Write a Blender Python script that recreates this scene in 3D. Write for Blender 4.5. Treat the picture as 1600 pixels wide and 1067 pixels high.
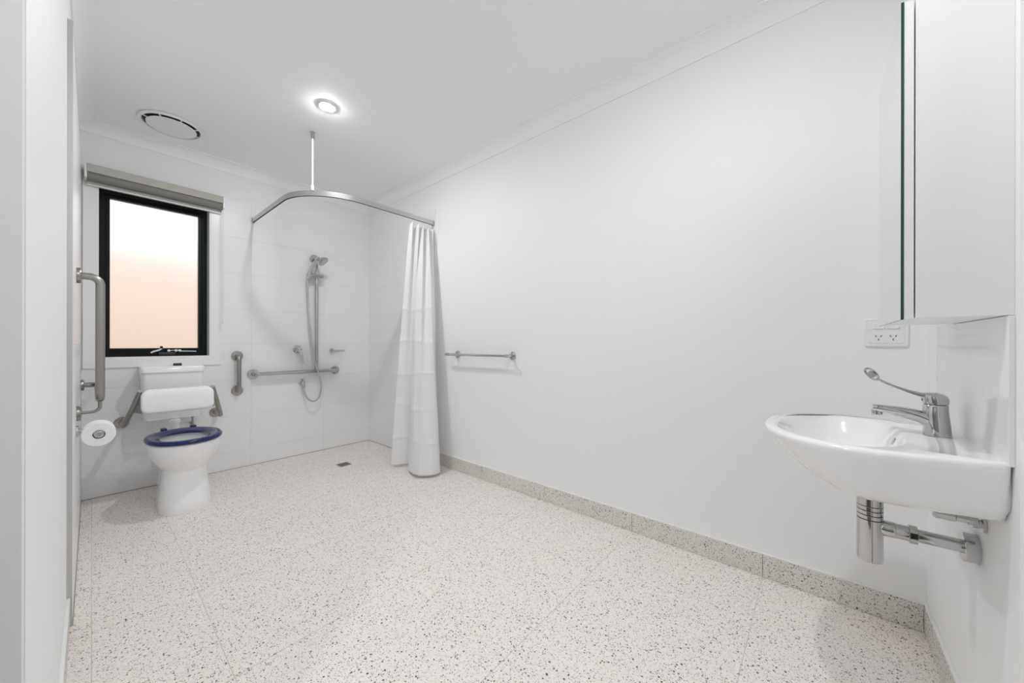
import bpy, bmesh, math, random
from mathutils import Vector, Matrix

# ------------------------------------------------------------------ scene, camera, light
for o in list(bpy.data.objects):
    bpy.data.objects.remove(o)
scene = bpy.context.scene
C = scene.collection
V = Vector
PI = math.pi

cam_d = bpy.data.cameras.new('camera')
cam = bpy.data.objects.new('camera', cam_d)
C.objects.link(cam)
scene.camera = cam
F_PX, YAW, ROLL, H = 561.16, 0.8628, 0.0015, 1.044
cam_d.sensor_fit = 'HORIZONTAL'
cam_d.sensor_width = 36.0
cam_d.lens = F_PX / 1600 * 36
cam_d.shift_x = 0.9 / 1600
cam_d.shift_y = 4.7 / 1600
cam_d.clip_start = 0.01
fwd = V((math.sin(YAW), math.cos(YAW), 0))
rgt = V((math.cos(YAW), -math.sin(YAW), 0))
up = V((0, 0, 1))
r2 = rgt * math.cos(ROLL) + up * math.sin(ROLL)
u2 = -rgt * math.sin(ROLL) + up * math.cos(ROLL)
m = Matrix.Identity(4)
for i in range(3):
    m[i][0], m[i][1], m[i][2] = r2[i], u2[i], -fwd[i]
m[0][3], m[1][3], m[2][3] = 0, 0, H
cam.matrix_world = m

vs = scene.view_settings
vs.view_transform = 'Standard'
vs.look = 'None'
vs.gamma = 1.0
vs.use_curve_mapping = False
vs.exposure = -0.05
scene.cycles.diffuse_bounces = 8
scene.cycles.max_bounces = 10
scene.cycles.caustics_reflective = False
scene.cycles.caustics_refractive = False

world = bpy.data.worlds.new('sky')
scene.world = world
world.use_nodes = True
bg = world.node_tree.nodes['Background']
bg.inputs['Color'].default_value = (0.93, 0.96, 1.0, 1)
SKY = 1.7
bg.inputs['Strength'].default_value = SKY
LAMP = 830.0        # radiance of the downlight lenses
HALL_FILL = 720.0  # radiance of an unseen hallway lamp added as fill for the room

# ------------------------------------------------------------------ room dimensions (metres)
XL, XN = -0.047, -0.060        # tiled / painted left wall face
W, D, B = 1.972, 3.721, -0.300  # right wall, back wall, basin wall
CEIL, ZC = 2.540, 2.465        # ceiling, bottom of cornice
TILE_TOP = 2.240
TILE_Y0 = 2.10                 # start of the tiles on the left wall
DOOR_Y0, DOOR_Y1 = -0.20, 0.84  # door opening in the left wall
DOOR_H = 2.06
HX = -1.35                     # far wall of the hallway
TT = 0.009                     # wall tile thickness

# ------------------------------------------------------------------ materials
def mat(name, rgb, rough=0.5, metal=0.0, coat=0.0, spec=None, trans=0.0, ior=None):
    mt = bpy.data.materials.new(name)
    mt.use_nodes = True
    b = mt.node_tree.nodes['Principled BSDF']
    b.inputs['Base Color'].default_value = (*rgb, 1)
    b.inputs['Roughness'].default_value = rough
    b.inputs['Metallic'].default_value = metal
    if coat:
        b.inputs['Coat Weight'].default_value = coat
        b.inputs['Coat Roughness'].default_value = 0.03
    if spec is not None:
        b.inputs['Specular IOR Level'].default_value = spec
    if trans:
        b.inputs['Transmission Weight'].default_value = trans
    if ior:
        b.inputs['IOR'].default_value = ior
    return mt

def nodes_of(mt):
    nt = mt.node_tree
    return nt, nt.nodes, nt.links, nt.nodes['Principled BSDF']

def add_bump(mt, scale, strength, dist=0.001, stretch=None, detail=3):
    nt, N, L, b = nodes_of(mt)
    g = N.new('ShaderNodeNewGeometry')
    src = g.outputs['Position']
    if stretch:
        mp = N.new('ShaderNodeMapping')
        mp.inputs['Scale'].default_value = stretch
        L.new(src, mp.inputs['Vector'])
        src = mp.outputs['Vector']
    n = N.new('ShaderNodeTexNoise')
    n.inputs['Scale'].default_value = scale
    n.inputs['Detail'].default_value = detail
    bp = N.new('ShaderNodeBump')
    bp.inputs['Strength'].default_value = strength
    bp.inputs['Distance'].default_value = dist
    L.new(src, n.inputs['Vector'])
    L.new(n.outputs['Fac'], bp.inputs['Height'])
    L.new(bp.outputs['Normal'], b.inputs['Normal'])
    return n

def add_tint(mt, scale, c1, c2, stretch=None):
    nt, N, L, b = nodes_of(mt)
    g = N.new('ShaderNodeNewGeometry')
    src = g.outputs['Position']
    if stretch:
        mp = N.new('ShaderNodeMapping')
        mp.inputs['Scale'].default_value = stretch
        L.new(src, mp.inputs['Vector'])
        src = mp.outputs['Vector']
    n = N.new('ShaderNodeTexNoise')
    n.inputs['Scale'].default_value = scale
    n.inputs['Detail'].default_value = 3
    r = N.new('ShaderNodeMix')
    r.data_type = 'RGBA'
    r.inputs[6].default_value = (*c1, 1)
    r.inputs[7].default_value = (*c2, 1)
    L.new(src, n.inputs['Vector'])
    L.new(n.outputs['Fac'], r.inputs[0])
    L.new(r.outputs[2], b.inputs['Base Color'])

M = {}
M['paint'] = mat('white_wall_paint', (0.90, 0.90, 0.90), 0.55)
add_bump(M['paint'], 400, 0.05)
M['ceiling'] = mat('ceiling_paint', (0.93, 0.93, 0.93), 0.7)
add_bump(M['ceiling'], 300, 0.05)
M['gloss_paint'] = mat('white_gloss_paint', (0.89, 0.89, 0.89), 0.25)
add_bump(M['gloss_paint'], 60, 0.03)
M['wall_tile'] = mat('white_wall_tile', (0.82, 0.82, 0.825), 0.34)
add_bump(M['wall_tile'], 9, 0.06, 0.002, stretch=(1, 1, 3))
add_tint(M['wall_tile'], 6, (0.86, 0.86, 0.865), (0.885, 0.885, 0.89))
M['wall_grout'] = mat('pale_wall_grout', (0.70, 0.70, 0.70), 0.9)
add_bump(M['wall_grout'], 500, 0.2)
M['floor_grout'] = mat('pale_floor_grout', (0.68, 0.63, 0.59), 0.9)
add_bump(M['floor_grout'], 500, 0.2)
M['caulk'] = mat('white_caulk', (0.85, 0.86, 0.84), 0.4)
add_bump(M['caulk'], 80, 0.1)
M['silicone'] = mat('olive_silicone', (0.36, 0.35, 0.29), 0.5)
add_bump(M['silicone'], 80, 0.1)

def terrazzo(name, base1, base2, gain, pale=0.30):
    mt = mat(name, base1, 0.42)
    nt, N, L, b = nodes_of(mt)
    g = N.new('ShaderNodeNewGeometry')
    pos = g.outputs['Position']
    nz = N.new('ShaderNodeTexNoise')
    nz.inputs['Scale'].default_value = 2.6
    nz.inputs['Detail'].default_value = 4
    L.new(pos, nz.inputs['Vector'])
    rp = N.new('ShaderNodeMapRange')
    rp.inputs['From Min'].default_value = 0.35
    rp.inputs['From Max'].default_value = 0.65
    L.new(nz.outputs['Fac'], rp.inputs['Value'])
    mx = N.new('ShaderNodeMix'); mx.data_type = 'RGBA'
    mx.inputs[6].default_value = (*base1, 1)
    mx.inputs[7].default_value = (*base2, 1)
    L.new(rp.outputs['Result'], mx.inputs[0])
    col = mx.outputs[2]
    # warp so that the chips have irregular outlines
    wn = N.new('ShaderNodeTexNoise')
    wn.inputs['Scale'].default_value = 160
    wn.inputs['Detail'].default_value = 1
    L.new(pos, wn.inputs['Vector'])
    wsub = N.new('ShaderNodeVectorMath'); wsub.operation = 'SUBTRACT'
    wsub.inputs[1].default_value = (0.5, 0.5, 0.5)
    L.new(wn.outputs['Color'], wsub.inputs[0])
    wsc = N.new('ShaderNodeVectorMath'); wsc.operation = 'SCALE'
    wsc.inputs['Scale'].default_value = 0.006
    L.new(wsub.outputs[0], wsc.inputs[0])
    wad = N.new('ShaderNodeVectorMath'); wad.operation = 'ADD'
    L.new(pos, wad.inputs[0]); L.new(wsc.outputs[0], wad.inputs[1])
    wpos = wad.outputs[0]
    # scale, radius, share of the cells that hold a chip, colours
    layers = [(95, 0.33, 0.20, (0.025, 0.025, 0.025), (0.14, 0.13, 0.12)),
              (165, 0.35, 0.27, (0.04, 0.038, 0.035), (0.26, 0.235, 0.21)),
              (300, 0.42, 0.33, (0.16, 0.15, 0.14), (0.46, 0.43, 0.40)),
              (75, 0.27, 0.05, (0.36, 0.25, 0.17), (0.50, 0.40, 0.32)),
              (110, 0.42, pale, (0.93, 0.92, 0.90), (0.88, 0.86, 0.84))]
    for sc, rad, share, c1, c2 in layers:
        vo = N.new('ShaderNodeTexVoronoi')
        vo.voronoi_dimensions = '3D'
        vo.inputs['Scale'].default_value = sc
        L.new(wpos, vo.inputs['Vector'])
        lt = N.new('ShaderNodeMapRange')
        lt.inputs['From Min'].default_value = rad
        lt.inputs['From Max'].default_value = rad * 0.8
        L.new(vo.outputs['Distance'], lt.inputs['Value'])
        sep = N.new('ShaderNodeSeparateColor')
        L.new(vo.outputs['Color'], sep.inputs['Color'])
        pk = N.new('ShaderNodeMath'); pk.operation = 'LESS_THAN'
        pk.inputs[1].default_value = share * gain
        L.new(sep.outputs[0], pk.inputs[0])
        ml = N.new('ShaderNodeMath'); ml.operation = 'MULTIPLY'
        L.new(lt.outputs['Result'], ml.inputs[0]); L.new(pk.outputs[0], ml.inputs[1])
        cc = N.new('ShaderNodeMix'); cc.data_type = 'RGBA'
        cc.inputs[6].default_value = (*c1, 1); cc.inputs[7].default_value = (*c2, 1)
        L.new(sep.outputs[1], cc.inputs[0])
        mm = N.new('ShaderNodeMix'); mm.data_type = 'RGBA'
        L.new(ml.outputs[0], mm.inputs[0])
        L.new(col, mm.inputs[6]); L.new(cc.outputs[2], mm.inputs[7])
        col = mm.outputs[2]
    L.new(col, b.inputs['Base Color'])
    return mt

M['terrazzo'] = terrazzo('terrazzo_floor', (0.91, 0.835, 0.79), (0.88, 0.845, 0.805), 1.0)
M['terrazzo_skirt'] = terrazzo('terrazzo_skirting', (0.80, 0.765, 0.72), (0.75, 0.725, 0.68), 1.9, 0.0)

M['chrome'] = mat('chrome', (0.57, 0.57, 0.57), 0.05, 1.0)
add_bump(M['chrome'], 30, 0.01)
M['satin_chrome'] = mat('satin_chrome', (0.50, 0.50, 0.495), 0.10, 1.0)
add_bump(M['satin_chrome'], 600, 0.03)
M['brushed'] = mat('brushed_stainless_steel', (0.37, 0.355, 0.33), 0.28, 1.0)
add_bump(M['brushed'], 300, 0.08, 0.0005, stretch=(1, 1, 0.05))
M['alu'] = mat('anodised_aluminium', (0.60, 0.60, 0.60), 0.3, 1.0)
add_bump(M['alu'], 500, 0.03)
M['bright_metal'] = mat('bright_zinc', (0.85, 0.85, 0.85), 0.3, 0.6)
add_bump(M['bright_metal'], 90, 0.03)
M['dark_slot'] = mat('dark_slot', (0.03, 0.03, 0.03), 0.6)
add_bump(M['dark_slot'], 50, 0.02)
M['ceramic'] = mat('white_glazed_ceramic', (0.93, 0.93, 0.93), 0.12, coat=0.6)
add_bump(M['ceramic'], 5, 0.02, 0.001)
M['bowl_glaze'] = M['ceramic']
M['blue'] = mat('navy_blue_plastic', (0.005, 0.013, 0.10), 0.16)
add_bump(M['blue'], 40, 0.01)
M['black_metal'] = mat('black_powder_coat', (0.004, 0.009, 0.007), 0.45, spec=0.22)
add_bump(M['black_metal'], 700, 0.05)
M['black_plastic'] = mat('black_plastic', (0.02, 0.02, 0.025), 0.35)
add_bump(M['black_plastic'], 90, 0.03)
M['white_plastic'] = mat('white_plastic', (0.86, 0.86, 0.86), 0.3)
add_bump(M['white_plastic'], 200, 0.02)
M['pad'] = mat('white_padded_vinyl', (0.94, 0.94, 0.94), 0.35)
add_bump(M['pad'], 120, 0.04)
M['paper'] = mat('toilet_paper', (0.90, 0.90, 0.895), 0.95)
add_bump(M['paper'], 260, 0.3)
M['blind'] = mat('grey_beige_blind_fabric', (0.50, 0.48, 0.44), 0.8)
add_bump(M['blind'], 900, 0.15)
M['blind_shaded'] = mat('shaded_blind_fabric', (0.25, 0.24, 0.215), 0.8)  # darker copy of the blind fabric, shade below the fascia painted in
add_bump(M['blind_shaded'], 900, 0.15)
M['laminate'] = mat('white_laminate', (0.91, 0.91, 0.91), 0.3)
add_bump(M['laminate'], 30, 0.02)
M['mirror'] = mat('mirror_silver', (0.88, 0.90, 0.885), 0.015, 1.0)
add_bump(M['mirror'], 2, 0.002)
M['mirror_edge'] = mat('green_glass_edge', (0.008, 0.055, 0.035), 0.15, coat=0.3)
add_bump(M['mirror_edge'], 40, 0.02)
M['splash'] = mat('gloss_white_splashback_tile', (0.90, 0.90, 0.90), 0.07)
add_bump(M['splash'], 5, 0.03, 0.001)
M['hose'] = mat('metal_shower_hose', (0.52, 0.52, 0.52), 0.28, 1.0)
nt, N, L, b = nodes_of(M['hose'])
g = N.new('ShaderNodeNewGeometry'); wv = N.new('ShaderNodeTexWave'); wv.bands_direction = 'Z'
wv.inputs['Scale'].default_value = 120
bp = N.new('ShaderNodeBump'); bp.inputs['Strength'].default_value = 0.5; bp.inputs['Distance'].default_value = 0.001
L.new(g.outputs['Position'], wv.inputs['Vector']); L.new(wv.outputs['Fac'], bp.inputs['Height']); L.new(bp.outputs['Normal'], b.inputs['Normal'])

# curtain: thin white woven cloth that lets some light through
M['cloth'] = mat('white_curtain_cloth', (0.95, 0.95, 0.95), 0.7)
nt, N, L, b = nodes_of(M['cloth'])
tr = N.new('ShaderNodeBsdfTranslucent'); tr.inputs['Color'].default_value = (0.95, 0.95, 0.95, 1)
ms = N.new('ShaderNodeMixShader'); ms.inputs[0].default_value = 0.25
out = [n for n in N if n.type == 'OUTPUT_MATERIAL'][0]
L.new(b.outputs[0], ms.inputs[1]); L.new(tr.outputs[0], ms.inputs[2]); L.new(ms.outputs[0], out.inputs['Surface'])
add_bump(M['cloth'], 900, 0.12)

M['lens'] = mat('lit_downlight_lens', (0.9, 0.9, 0.9), 0.4)
nt, N, L, b = nodes_of(M['lens'])
b.inputs['Emission Color'].default_value = (0.955, 0.982, 1.0, 1)
b.inputs['Emission Strength'].default_value = LAMP
M['hall_fill_lens'] = mat('added_fill_lens', (0.9, 0.9, 0.9), 0.4)  # lens of the added hallway fill lamp
nt, N, L, b = nodes_of(M['hall_fill_lens'])
b.inputs['Emission Color'].default_value = (0.955, 0.982, 1.0, 1)
b.inputs['Emission Strength'].default_value = HALL_FILL

M['frosted'] = mat('frosted_glass', (1, 1, 1), 0.42, trans=1.0, ior=1.45)
add_bump(M['frosted'], 300, 0.05)
M['fence'] = mat('peach_render', (0.86, 0.60, 0.44), 0.9)
add_tint(M['fence'], 1.5, (0.94, 0.78, 0.67), (0.92, 0.75, 0.63))
M['ground'] = mat('pale_gravel', (0.55, 0.48, 0.42), 0.95)
add_bump(M['ground'], 60, 0.5, 0.01)
M['hall_paint'] = mat('grey_hall_paint', (0.55, 0.55, 0.55), 0.6)
add_bump(M['hall_paint'], 400, 0.05)
M['hallfloor'] = mat('hall_timber', (0.16, 0.12, 0.09), 0.5)
add_bump(M['hallfloor'], 20, 0.1, stretch=(1, 12, 1))

# ------------------------------------------------------------------ mesh helpers
ORG = {}

def org(o):
    return ORG[o.name] if o is not None else V((0, 0, 0))

def obj(name, bm, mt, parent=None, smooth=False, angle=35):
    """link a bmesh built in world coordinates as one object; top level objects get their origin at their base"""
    bmesh.ops.recalc_face_normals(bm, faces=bm.faces[:])
    me = bpy.data.meshes.new(name)
    if parent is None:
        xs = [v.co.x for v in bm.verts]; ys = [v.co.y for v in bm.verts]; zs = [v.co.z for v in bm.verts]
        o0 = V(((min(xs) + max(xs)) / 2, (min(ys) + max(ys)) / 2, min(zs)))
    else:
        o0 = org(parent)
    bmesh.ops.translate(bm, verts=bm.verts[:], vec=-o0)
    bm.to_mesh(me); bm.free()
    if smooth:
        me.polygons.foreach_set('use_smooth', [True] * len(me.polygons))
        try:
            me.set_sharp_from_angle(angle=math.radians(angle))
        except Exception:
            pass
    me.materials.append(mt)
    o = bpy.data.objects.new(name, me)
    C.objects.link(o)
    if parent is None:
        o.location = o0
    else:
        o.parent = parent
    ORG[o.name] = o0
    return o

def tag(o, label, cat=None, group=None, kind=None):
    o['label'] = label
    if cat: o['category'] = cat
    if group: o['group'] = group
    if kind: o['kind'] = kind
    return o

def thing(name, label, cat, loc, group=None):
    o = bpy.data.objects.new(name, None)
    o.empty_display_size = 0.05
    C.objects.link(o)
    o.location = loc
    ORG[o.name] = V(loc)
    return tag(o, label, cat, group)

def BM():
    return bmesh.new()

def box(bm, x0, x1, y0, y1, z0, z1, bev=0.0, seg=1):
    r = bmesh.ops.create_cube(bm, size=1.0)
    vv = r['verts']
    bmesh.ops.scale(bm, vec=(x1 - x0, y1 - y0, z1 - z0), verts=vv)
    bmesh.ops.translate(bm, vec=((x0 + x1) / 2, (y0 + y1) / 2, (z0 + z1) / 2), verts=vv)
    if bev > 0:
        ed = list({e for v in vv for e in v.link_edges})
        bmesh.ops.bevel(bm, geom=ed, offset=bev, segments=seg, affect='EDGES', profile=0.5)
    return bm

def skin_rings(bm, rings, cap0=True, cap1=True, closed=True):
    vr = [[bm.verts.new(p) for p in r] for r in rings]
    n = len(vr[0])
    for a, c in zip(vr[:-1], vr[1:]):
        for i in range(n if closed else n - 1):
            j = (i + 1) % n
            bm.faces.new((a[i], a[j], c[j], c[i]))
    if cap0: bm.faces.new(vr[0][::-1])
    if cap1: bm.faces.new(vr[-1])
    return vr

def frames(pts):
    T = []
    for i in range(len(pts)):
        a = pts[max(i - 1, 0)]; c = pts[min(i + 1, len(pts) - 1)]
        T.append((c - a).normalized())
    t0 = T[0]
    n = V((0, 0, 1)) if abs(t0.z) < 0.9 else V((1, 0, 0))
    n = (n - t0 * n.dot(t0)).normalized()
    out = []
    for t in T:
        n = (n - t * n.dot(t)).normalized()
        out.append((t, n, t.cross(n)))
    return out

def fillet(pts, rad, n=8):
    pts = [V(p) for p in pts]
    res = [pts[0]]
    for i in range(1, len(pts) - 1):
        p, a, c = pts[i], pts[i - 1], pts[i + 1]
        d1 = (a - p).normalized(); d2 = (c - p).normalized()
        ang = d1.angle(d2)
        if ang > 3.1:
            res.append(p); continue
        tl = min(rad / math.tan(ang / 2), (a - p).length * 0.49, (c - p).length * 0.49)
        rr = tl * math.tan(ang / 2)
        cen = p + (d1 + d2).normalized() * (rr / math.sin(ang / 2))
        s = p + d1 * tl; e = p + d2 * tl
        v1 = s - cen; v2 = e - cen
        tot = v1.angle(v2)
        ax = v1.cross(v2).normalized()
        for k in range(n + 1):
            res.append(cen + Matrix.Rotation(tot * k / n, 3, ax) @ v1)
    res.append(pts[-1])
    return res

def spline(pts, n=8):
    pts = [V(p) for p in pts]
    P = [pts[0] * 2 - pts[1]] + pts + [pts[-1] * 2 - pts[-2]]
    res = []
    for i in range(1, len(P) - 2):
        for k in range(n):
            t = k / n
            a, b_, c, d = P[i - 1], P[i], P[i + 1], P[i + 2]
            res.append(0.5 * ((2 * b_) + (c - a) * t + (2 * a - 5 * b_ + 4 * c - d) * t * t + (3 * b_ - a - 3 * c + d) * t ** 3))
    res.append(pts[-1])
    return res

def tube(bm, pts, r, seg=14, caps=True):
    """r may be a number, a list or a function of the run (0..1) giving r or (r_normal, r_binormal)"""
    pts = [V(p) for p in pts]
    fr = frames(pts)
    ln = [0.0]
    for a, c in zip(pts[:-1], pts[1:]): ln.append(ln[-1] + (c - a).length)
    rings = []
    for i, (p, (t, n, b_)) in enumerate(zip(pts, fr)):
        rr = r(ln[i] / ln[-1]) if callable(r) else r
        ra, rb = rr if isinstance(rr, tuple) else (rr, rr)
        rings.append([p + n * (ra * math.cos(2 * PI * k / seg)) + b_ * (rb * math.sin(2 * PI * k / seg)) for k in range(seg)])
    skin_rings(bm, rings, caps, caps)
    return bm

def lathe(bm, prof, o, axis, seg=24, cap0=True, cap1=True):
    """prof = [(radius, distance along axis)]"""
    o = V(o); ax = V(axis).normalized()
    n = V((0, 0, 1)) if abs(ax.z) < 0.9 else V((1, 0, 0))
    n = (n - ax * n.dot(ax)).normalized(); b_ = ax.cross(n)
    rings = [[o + ax * h + (n * math.cos(2 * PI * k / seg) + b_ * math.sin(2 * PI * k / seg)) * max(r, 1e-5) for k in range(seg)] for r, h in prof]
    skin_rings(bm, rings, cap0, cap1)
    return bm

def sweep_rect(bm, pts, hw, z0, z1):
    """vertical rectangle swept along a horizontal path"""
    pts = [V(p) for p in pts]
    rings = []
    for i, p in enumerate(pts):
        a = pts[max(i - 1, 0)]; c = pts[min(i + 1, len(pts) - 1)]
        t = (c - a).normalized(); s = V((-t.y, t.x, 0))
        rings.append([V((p.x, p.y, 0)) + s * hw + V((0, 0, z0)), V((p.x, p.y, 0)) - s * hw + V((0, 0, z0)),
                      V((p.x, p.y, 0)) - s * hw + V((0, 0, z1)), V((p.x, p.y, 0)) + s * hw + V((0, 0, z1))])
    skin_rings(bm, rings)
    return bm

def rrect(w, h, r, n=6):
    """2D rounded rectangle, centred"""
    out = []
    for cx, cy, a0 in ((w / 2 - r, h / 2 - r, 0), (-w / 2 + r, h / 2 - r, 90), (-w / 2 + r, -h / 2 + r, 180), (w / 2 - r, -h / 2 + r, 270)):
        for k in range(n + 1):
            a = math.radians(a0 + 90 * k / n)
            out.append((cx + r * math.cos(a), cy + r * math.sin(a)))
    return out

def struct(name, bm, mt, label, smooth=False):
    o = obj(name, bm, mt, None, smooth)
    return tag(o, label, None, None, 'structure')

# ------------------------------------------------------------------ structure
# floor slab (grout bed) with separate terrazzo tiles
bm = BM(); box(bm, XN - 0.02, W + 0.05, B - 0.05, D + 0.02, -0.08, -0.0012)
floor = struct('floor', bm, M['floor_grout'], 'speckled cream terrazzo tile floor of the bathroom')
XS = [XL - 0.002, 0.0, 0.292, 0.892, 1.492, W]
YS = [B, 0.191, 0.792, 1.390, 1.988, 2.590, 3.190, D]
full = {}
DRAIN = (1.375, 1.475, 3.085, 3.185)
for i in range(len(XS) - 1):
    for j in range(len(YS) - 1):
        gl = 0.0002 if i >= 3 else 0.0011
        gr_ = 0.0002 if i in (2, 3) else 0.0011
        x0, x1 = XS[i] + gl, XS[i + 1] - gr_
        y0, y1 = YS[j] + 0.0011, YS[j + 1] - 0.0011
        if i == 0: x0 = XN
        bm = BM()
        if x0 < DRAIN[0] and x1 > DRAIN[1] and y0 < DRAIN[2] and y1 > DRAIN[3]:
            for q in ((x0, DRAIN[0], y0, y1), (DRAIN[1], x1, y0, y1), (DRAIN[0], DRAIN[1], y0, DRAIN[2]), (DRAIN[0], DRAIN[1], DRAIN[3], y1)):
                box(bm, *q, -0.0095, 0.0)
        else:
            box(bm, x0, x1, y0, y1, -0.0095, 0.0, 0.0002)
        obj('floor_tile', bm, M['terrazzo'], floor)

# hallway floor behind the door opening
bm = BM(); box(bm, HX - 0.05, XN - 0.02, -1.2, 1.9, -0.08, 0.0)
struct('floor_hallway', bm, M['hallfloor'], 'timber floor of the hallway outside the door')

# ceiling
bm = BM(); box(bm, HX - 0.1, W + 0.1, -1.3, D + 0.15, CEIL, CEIL + 0.1)
struct('ceiling', bm, M['ceiling'], 'flat white plaster ceiling of the bathroom')

# walls
WIN_X0, WIN_X1, WIN_Z0, WIN_Z1 = 0.018, 0.624, 0.940, 2.140       # window opening
AX0, AX1, AZ0, AZ1 = -0.040, 0.688, 0.879, 2.200                  # outside of the architrave
WT = 0.15
bm = BM()
yb = D + TT
box(bm, HX - 0.1, WIN_X0, yb, yb + WT, -0.08, CEIL)
box(bm, WIN_X1, W + 0.1, yb, yb + WT, -0.08, CEIL)
box(bm, WIN_X0, WIN_X1, yb, yb + WT, -0.08, WIN_Z0)
box(bm, WIN_X0, WIN_X1, yb, yb + WT, WIN_Z1, CEIL)
wall_back = struct('wall_back', bm, M['paint'], 'back wall with the window, white tiles below a painted band')
bm = BM(); box(bm, W, W + 0.1, B - 0.2, D + TT, -0.08, CEIL)
wall_right = struct('wall_right', bm, M['paint'], 'long white painted wall on the right with the towel rail')
bm = BM(); box(bm, XN - 0.12, W + 0.1, B - 0.1, B, -0.08, CEIL)
wall_front = struct('wall_front', bm, M['paint'], 'white painted wall behind the basin and mirror cabinet')
bm = BM()
box(bm, XN - 0.10, XN, DOOR_Y1, D + TT, -0.08, CEIL)
box(bm, XN - 0.10, XN, B, DOOR_Y0, -0.08, CEIL)
box(bm, XN - 0.10, XN, DOOR_Y0, DOOR_Y1, DOOR_H, CEIL)
wall_left = struct('wall_left', bm, M['paint'], 'white wall on the left, glossy tiles at its far end')
bm = BM()
box(bm, HX - 0.1, HX, -1.3, 1.9, -0.08, CEIL)
box(bm, HX, XN - 0.10, 1.8, 1.9, -0.08, CEIL)
box(bm, HX, XN - 0.12, -1.3, -1.2, -0.08, CEIL)
box(bm, XN - 0.12, XN - 0.10, -1.3, B, -0.08, CEIL)
struct('wall_hallway', bm, M['hall_paint'], 'grey hallway walls outside the bathroom door')

# wall tiles, 600 x 300, every piece a box of its own, cut round the window
def rect_minus(r, h):
    x0, x1, z0, z1 = r; a0, a1, b0, b1 = h
    if a0 >= x1 or a1 <= x0 or b0 >= z1 or b1 <= z0: return [r]
    out = []
    if b0 > z0: out.append((x0, x1, z0, b0)); 
    if b1 < z1: out.append((x0, x1, b1, z1))
    m0, m1 = max(z0, b0), min(z1, b1)
    if a0 > x0: out.append((x0, a0, m0, m1))
    if a1 < x1: out.append((a1, x1, m0, m1))
    return out

ZS = [0.0, 0.140] + [0.140 + 0.3 * k for k in range(1, 8)]
g = 0.0009
XB = [XL, 0.292, 0.892, 1.492, W - TT]
# background grout skins
bm = BM()
for r in rect_minus((XN, W, 0.0, TILE_TOP - 0.001), (AX0 + 0.01, AX1 - 0.01, AZ0 + 0.01, AZ1 - 0.01)):
    box(bm, r[0], r[1], D + 0.0010, D + TT, r[2], r[3])
obj('grout', bm, M['wall_grout'], wall_back)
bm = BM(); box(bm, W - TT + 0.0010, W, 2.566, D + 0.001, 0, TILE_TOP - 0.001)
obj('grout', bm, M['wall_grout'], wall_right)
bm = BM(); box(bm, XN, XL - 0.0010, TILE_Y0 + 0.002, D + 0.001, 0, TILE_TOP - 0.001)
obj('grout', bm, M['wall_grout'], wall_left)
for i in range(len(XB) - 1):
    for j in range(len(ZS) - 1):
        rr = rect_minus((XB[i] + g, XB[i + 1] - g, ZS[j] + g + (0.002 if j == 0 else 0), ZS[j + 1] - g), (AX0, AX1, AZ0, AZ1))
        if not rr: continue
        bm = BM()
        for r in rr:
            box(bm, r[0], r[1], D, D + TT, r[2], r[3], 0.0006 if len(rr) == 1 else 0)
        obj('wall_tile', bm, M['wall_tile'], wall_back)
YR = [2.564, 3.120, D]
YLT = [TILE_Y0, 2.520, 3.120, D]
for j in range(len(ZS) - 1):
    for a, c in zip(YR[:-1], YR[1:]):
        bm = BM(); box(bm, W - TT, W, a + g, c - g, ZS[j] + g + (0.002 if j == 0 else 0), ZS[j + 1] - g, 0.0006)
        obj('wall_tile', bm, M['wall_tile'], wall_right)
    for a, c in zip(YLT[:-1], YLT[1:]):
        bm = BM(); box(bm, XN, XL, a + g, c - g, ZS[j] + g + (0.002 if j == 0 else 0), ZS[j + 1] - g, 0.0006)
        obj('wall_tile', bm, M['wall_tile'], wall_left)
# olive silicone joint at the foot of the tiles, white one in the corner
bm = BM(); box(bm, XL, W - TT, D - 0.003, D + 0.002, 0, 0.0035)
box(bm, W - TT - 0.003, W - 0.006, 2.564, D, 0, 0.0035); box(bm, XL - 0.003, XL + 0.003, TILE_Y0, D, 0, 0.0035)
tag(obj('trim_5', bm, M['silicone']), 'dark silicone joint where the wall tiles meet the floor', kind='structure')
bm = BM(); box(bm, W - TT - 0.004, W - TT + 0.003, D - 0.004, D + 0.003, 0.003, TILE_TOP)
tag(obj('trim_6', bm, M['caulk']), 'thin white caulk joint in the shower corner', kind='structure')

bm = BM(); box(bm, XN, XL + 0.0006, TILE_Y0 - 0.0015, TILE_Y0 + 0.0004, 0.0, TILE_TOP)
tag(obj('trim_8', bm, M['alu']), 'grey metal edge trim where the left wall tiles begin', kind='structure')

# terrazzo skirting tiles with a white caulk line on top
def skirting(name, label, segs, axis, face, back):
    root = None
    bm = BM()
    a0, a1 = segs[0], segs[-1]
    lo, hi = min(face, back), max(face, back)
    inn = (lo, hi)
    if axis == 'y':
        box(bm, lo, hi, a0, a1, 0.1005, 0.1075, 0.001)
    else:
        box(bm, a0, a1, lo, hi, 0.1005, 0.1075, 0.001)
    root = struct(name, bm, M['caulk'], label)
    for s0, s1 in zip(segs[:-1], segs[1:]):
        bm = BM()
        if axis == 'y': box(bm, lo, hi, s0 + 0.0008, s1 - 0.0008, 0.001, 0.1003, 0.0006)
        else: box(bm, s0 + 0.0008, s1 - 0.0008, lo, hi, 0.001, 0.1003, 0.0006)
        obj('skirting_tile', bm, M['terrazzo_skirt'], root)
    return root
ST = 0.009
skirting('baseboard_right', 'speckled terrazzo skirting tiles along the long right wall', [B + ST, 0.191, 0.792, 1.390, 1.988, 2.562], 'y', W - ST, W)
skirting('baseboard_front', 'speckled terrazzo skirting tiles below the basin wall', [XN, 0.292, 0.892, 1.492, W], 'x', B, B + ST)
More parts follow.
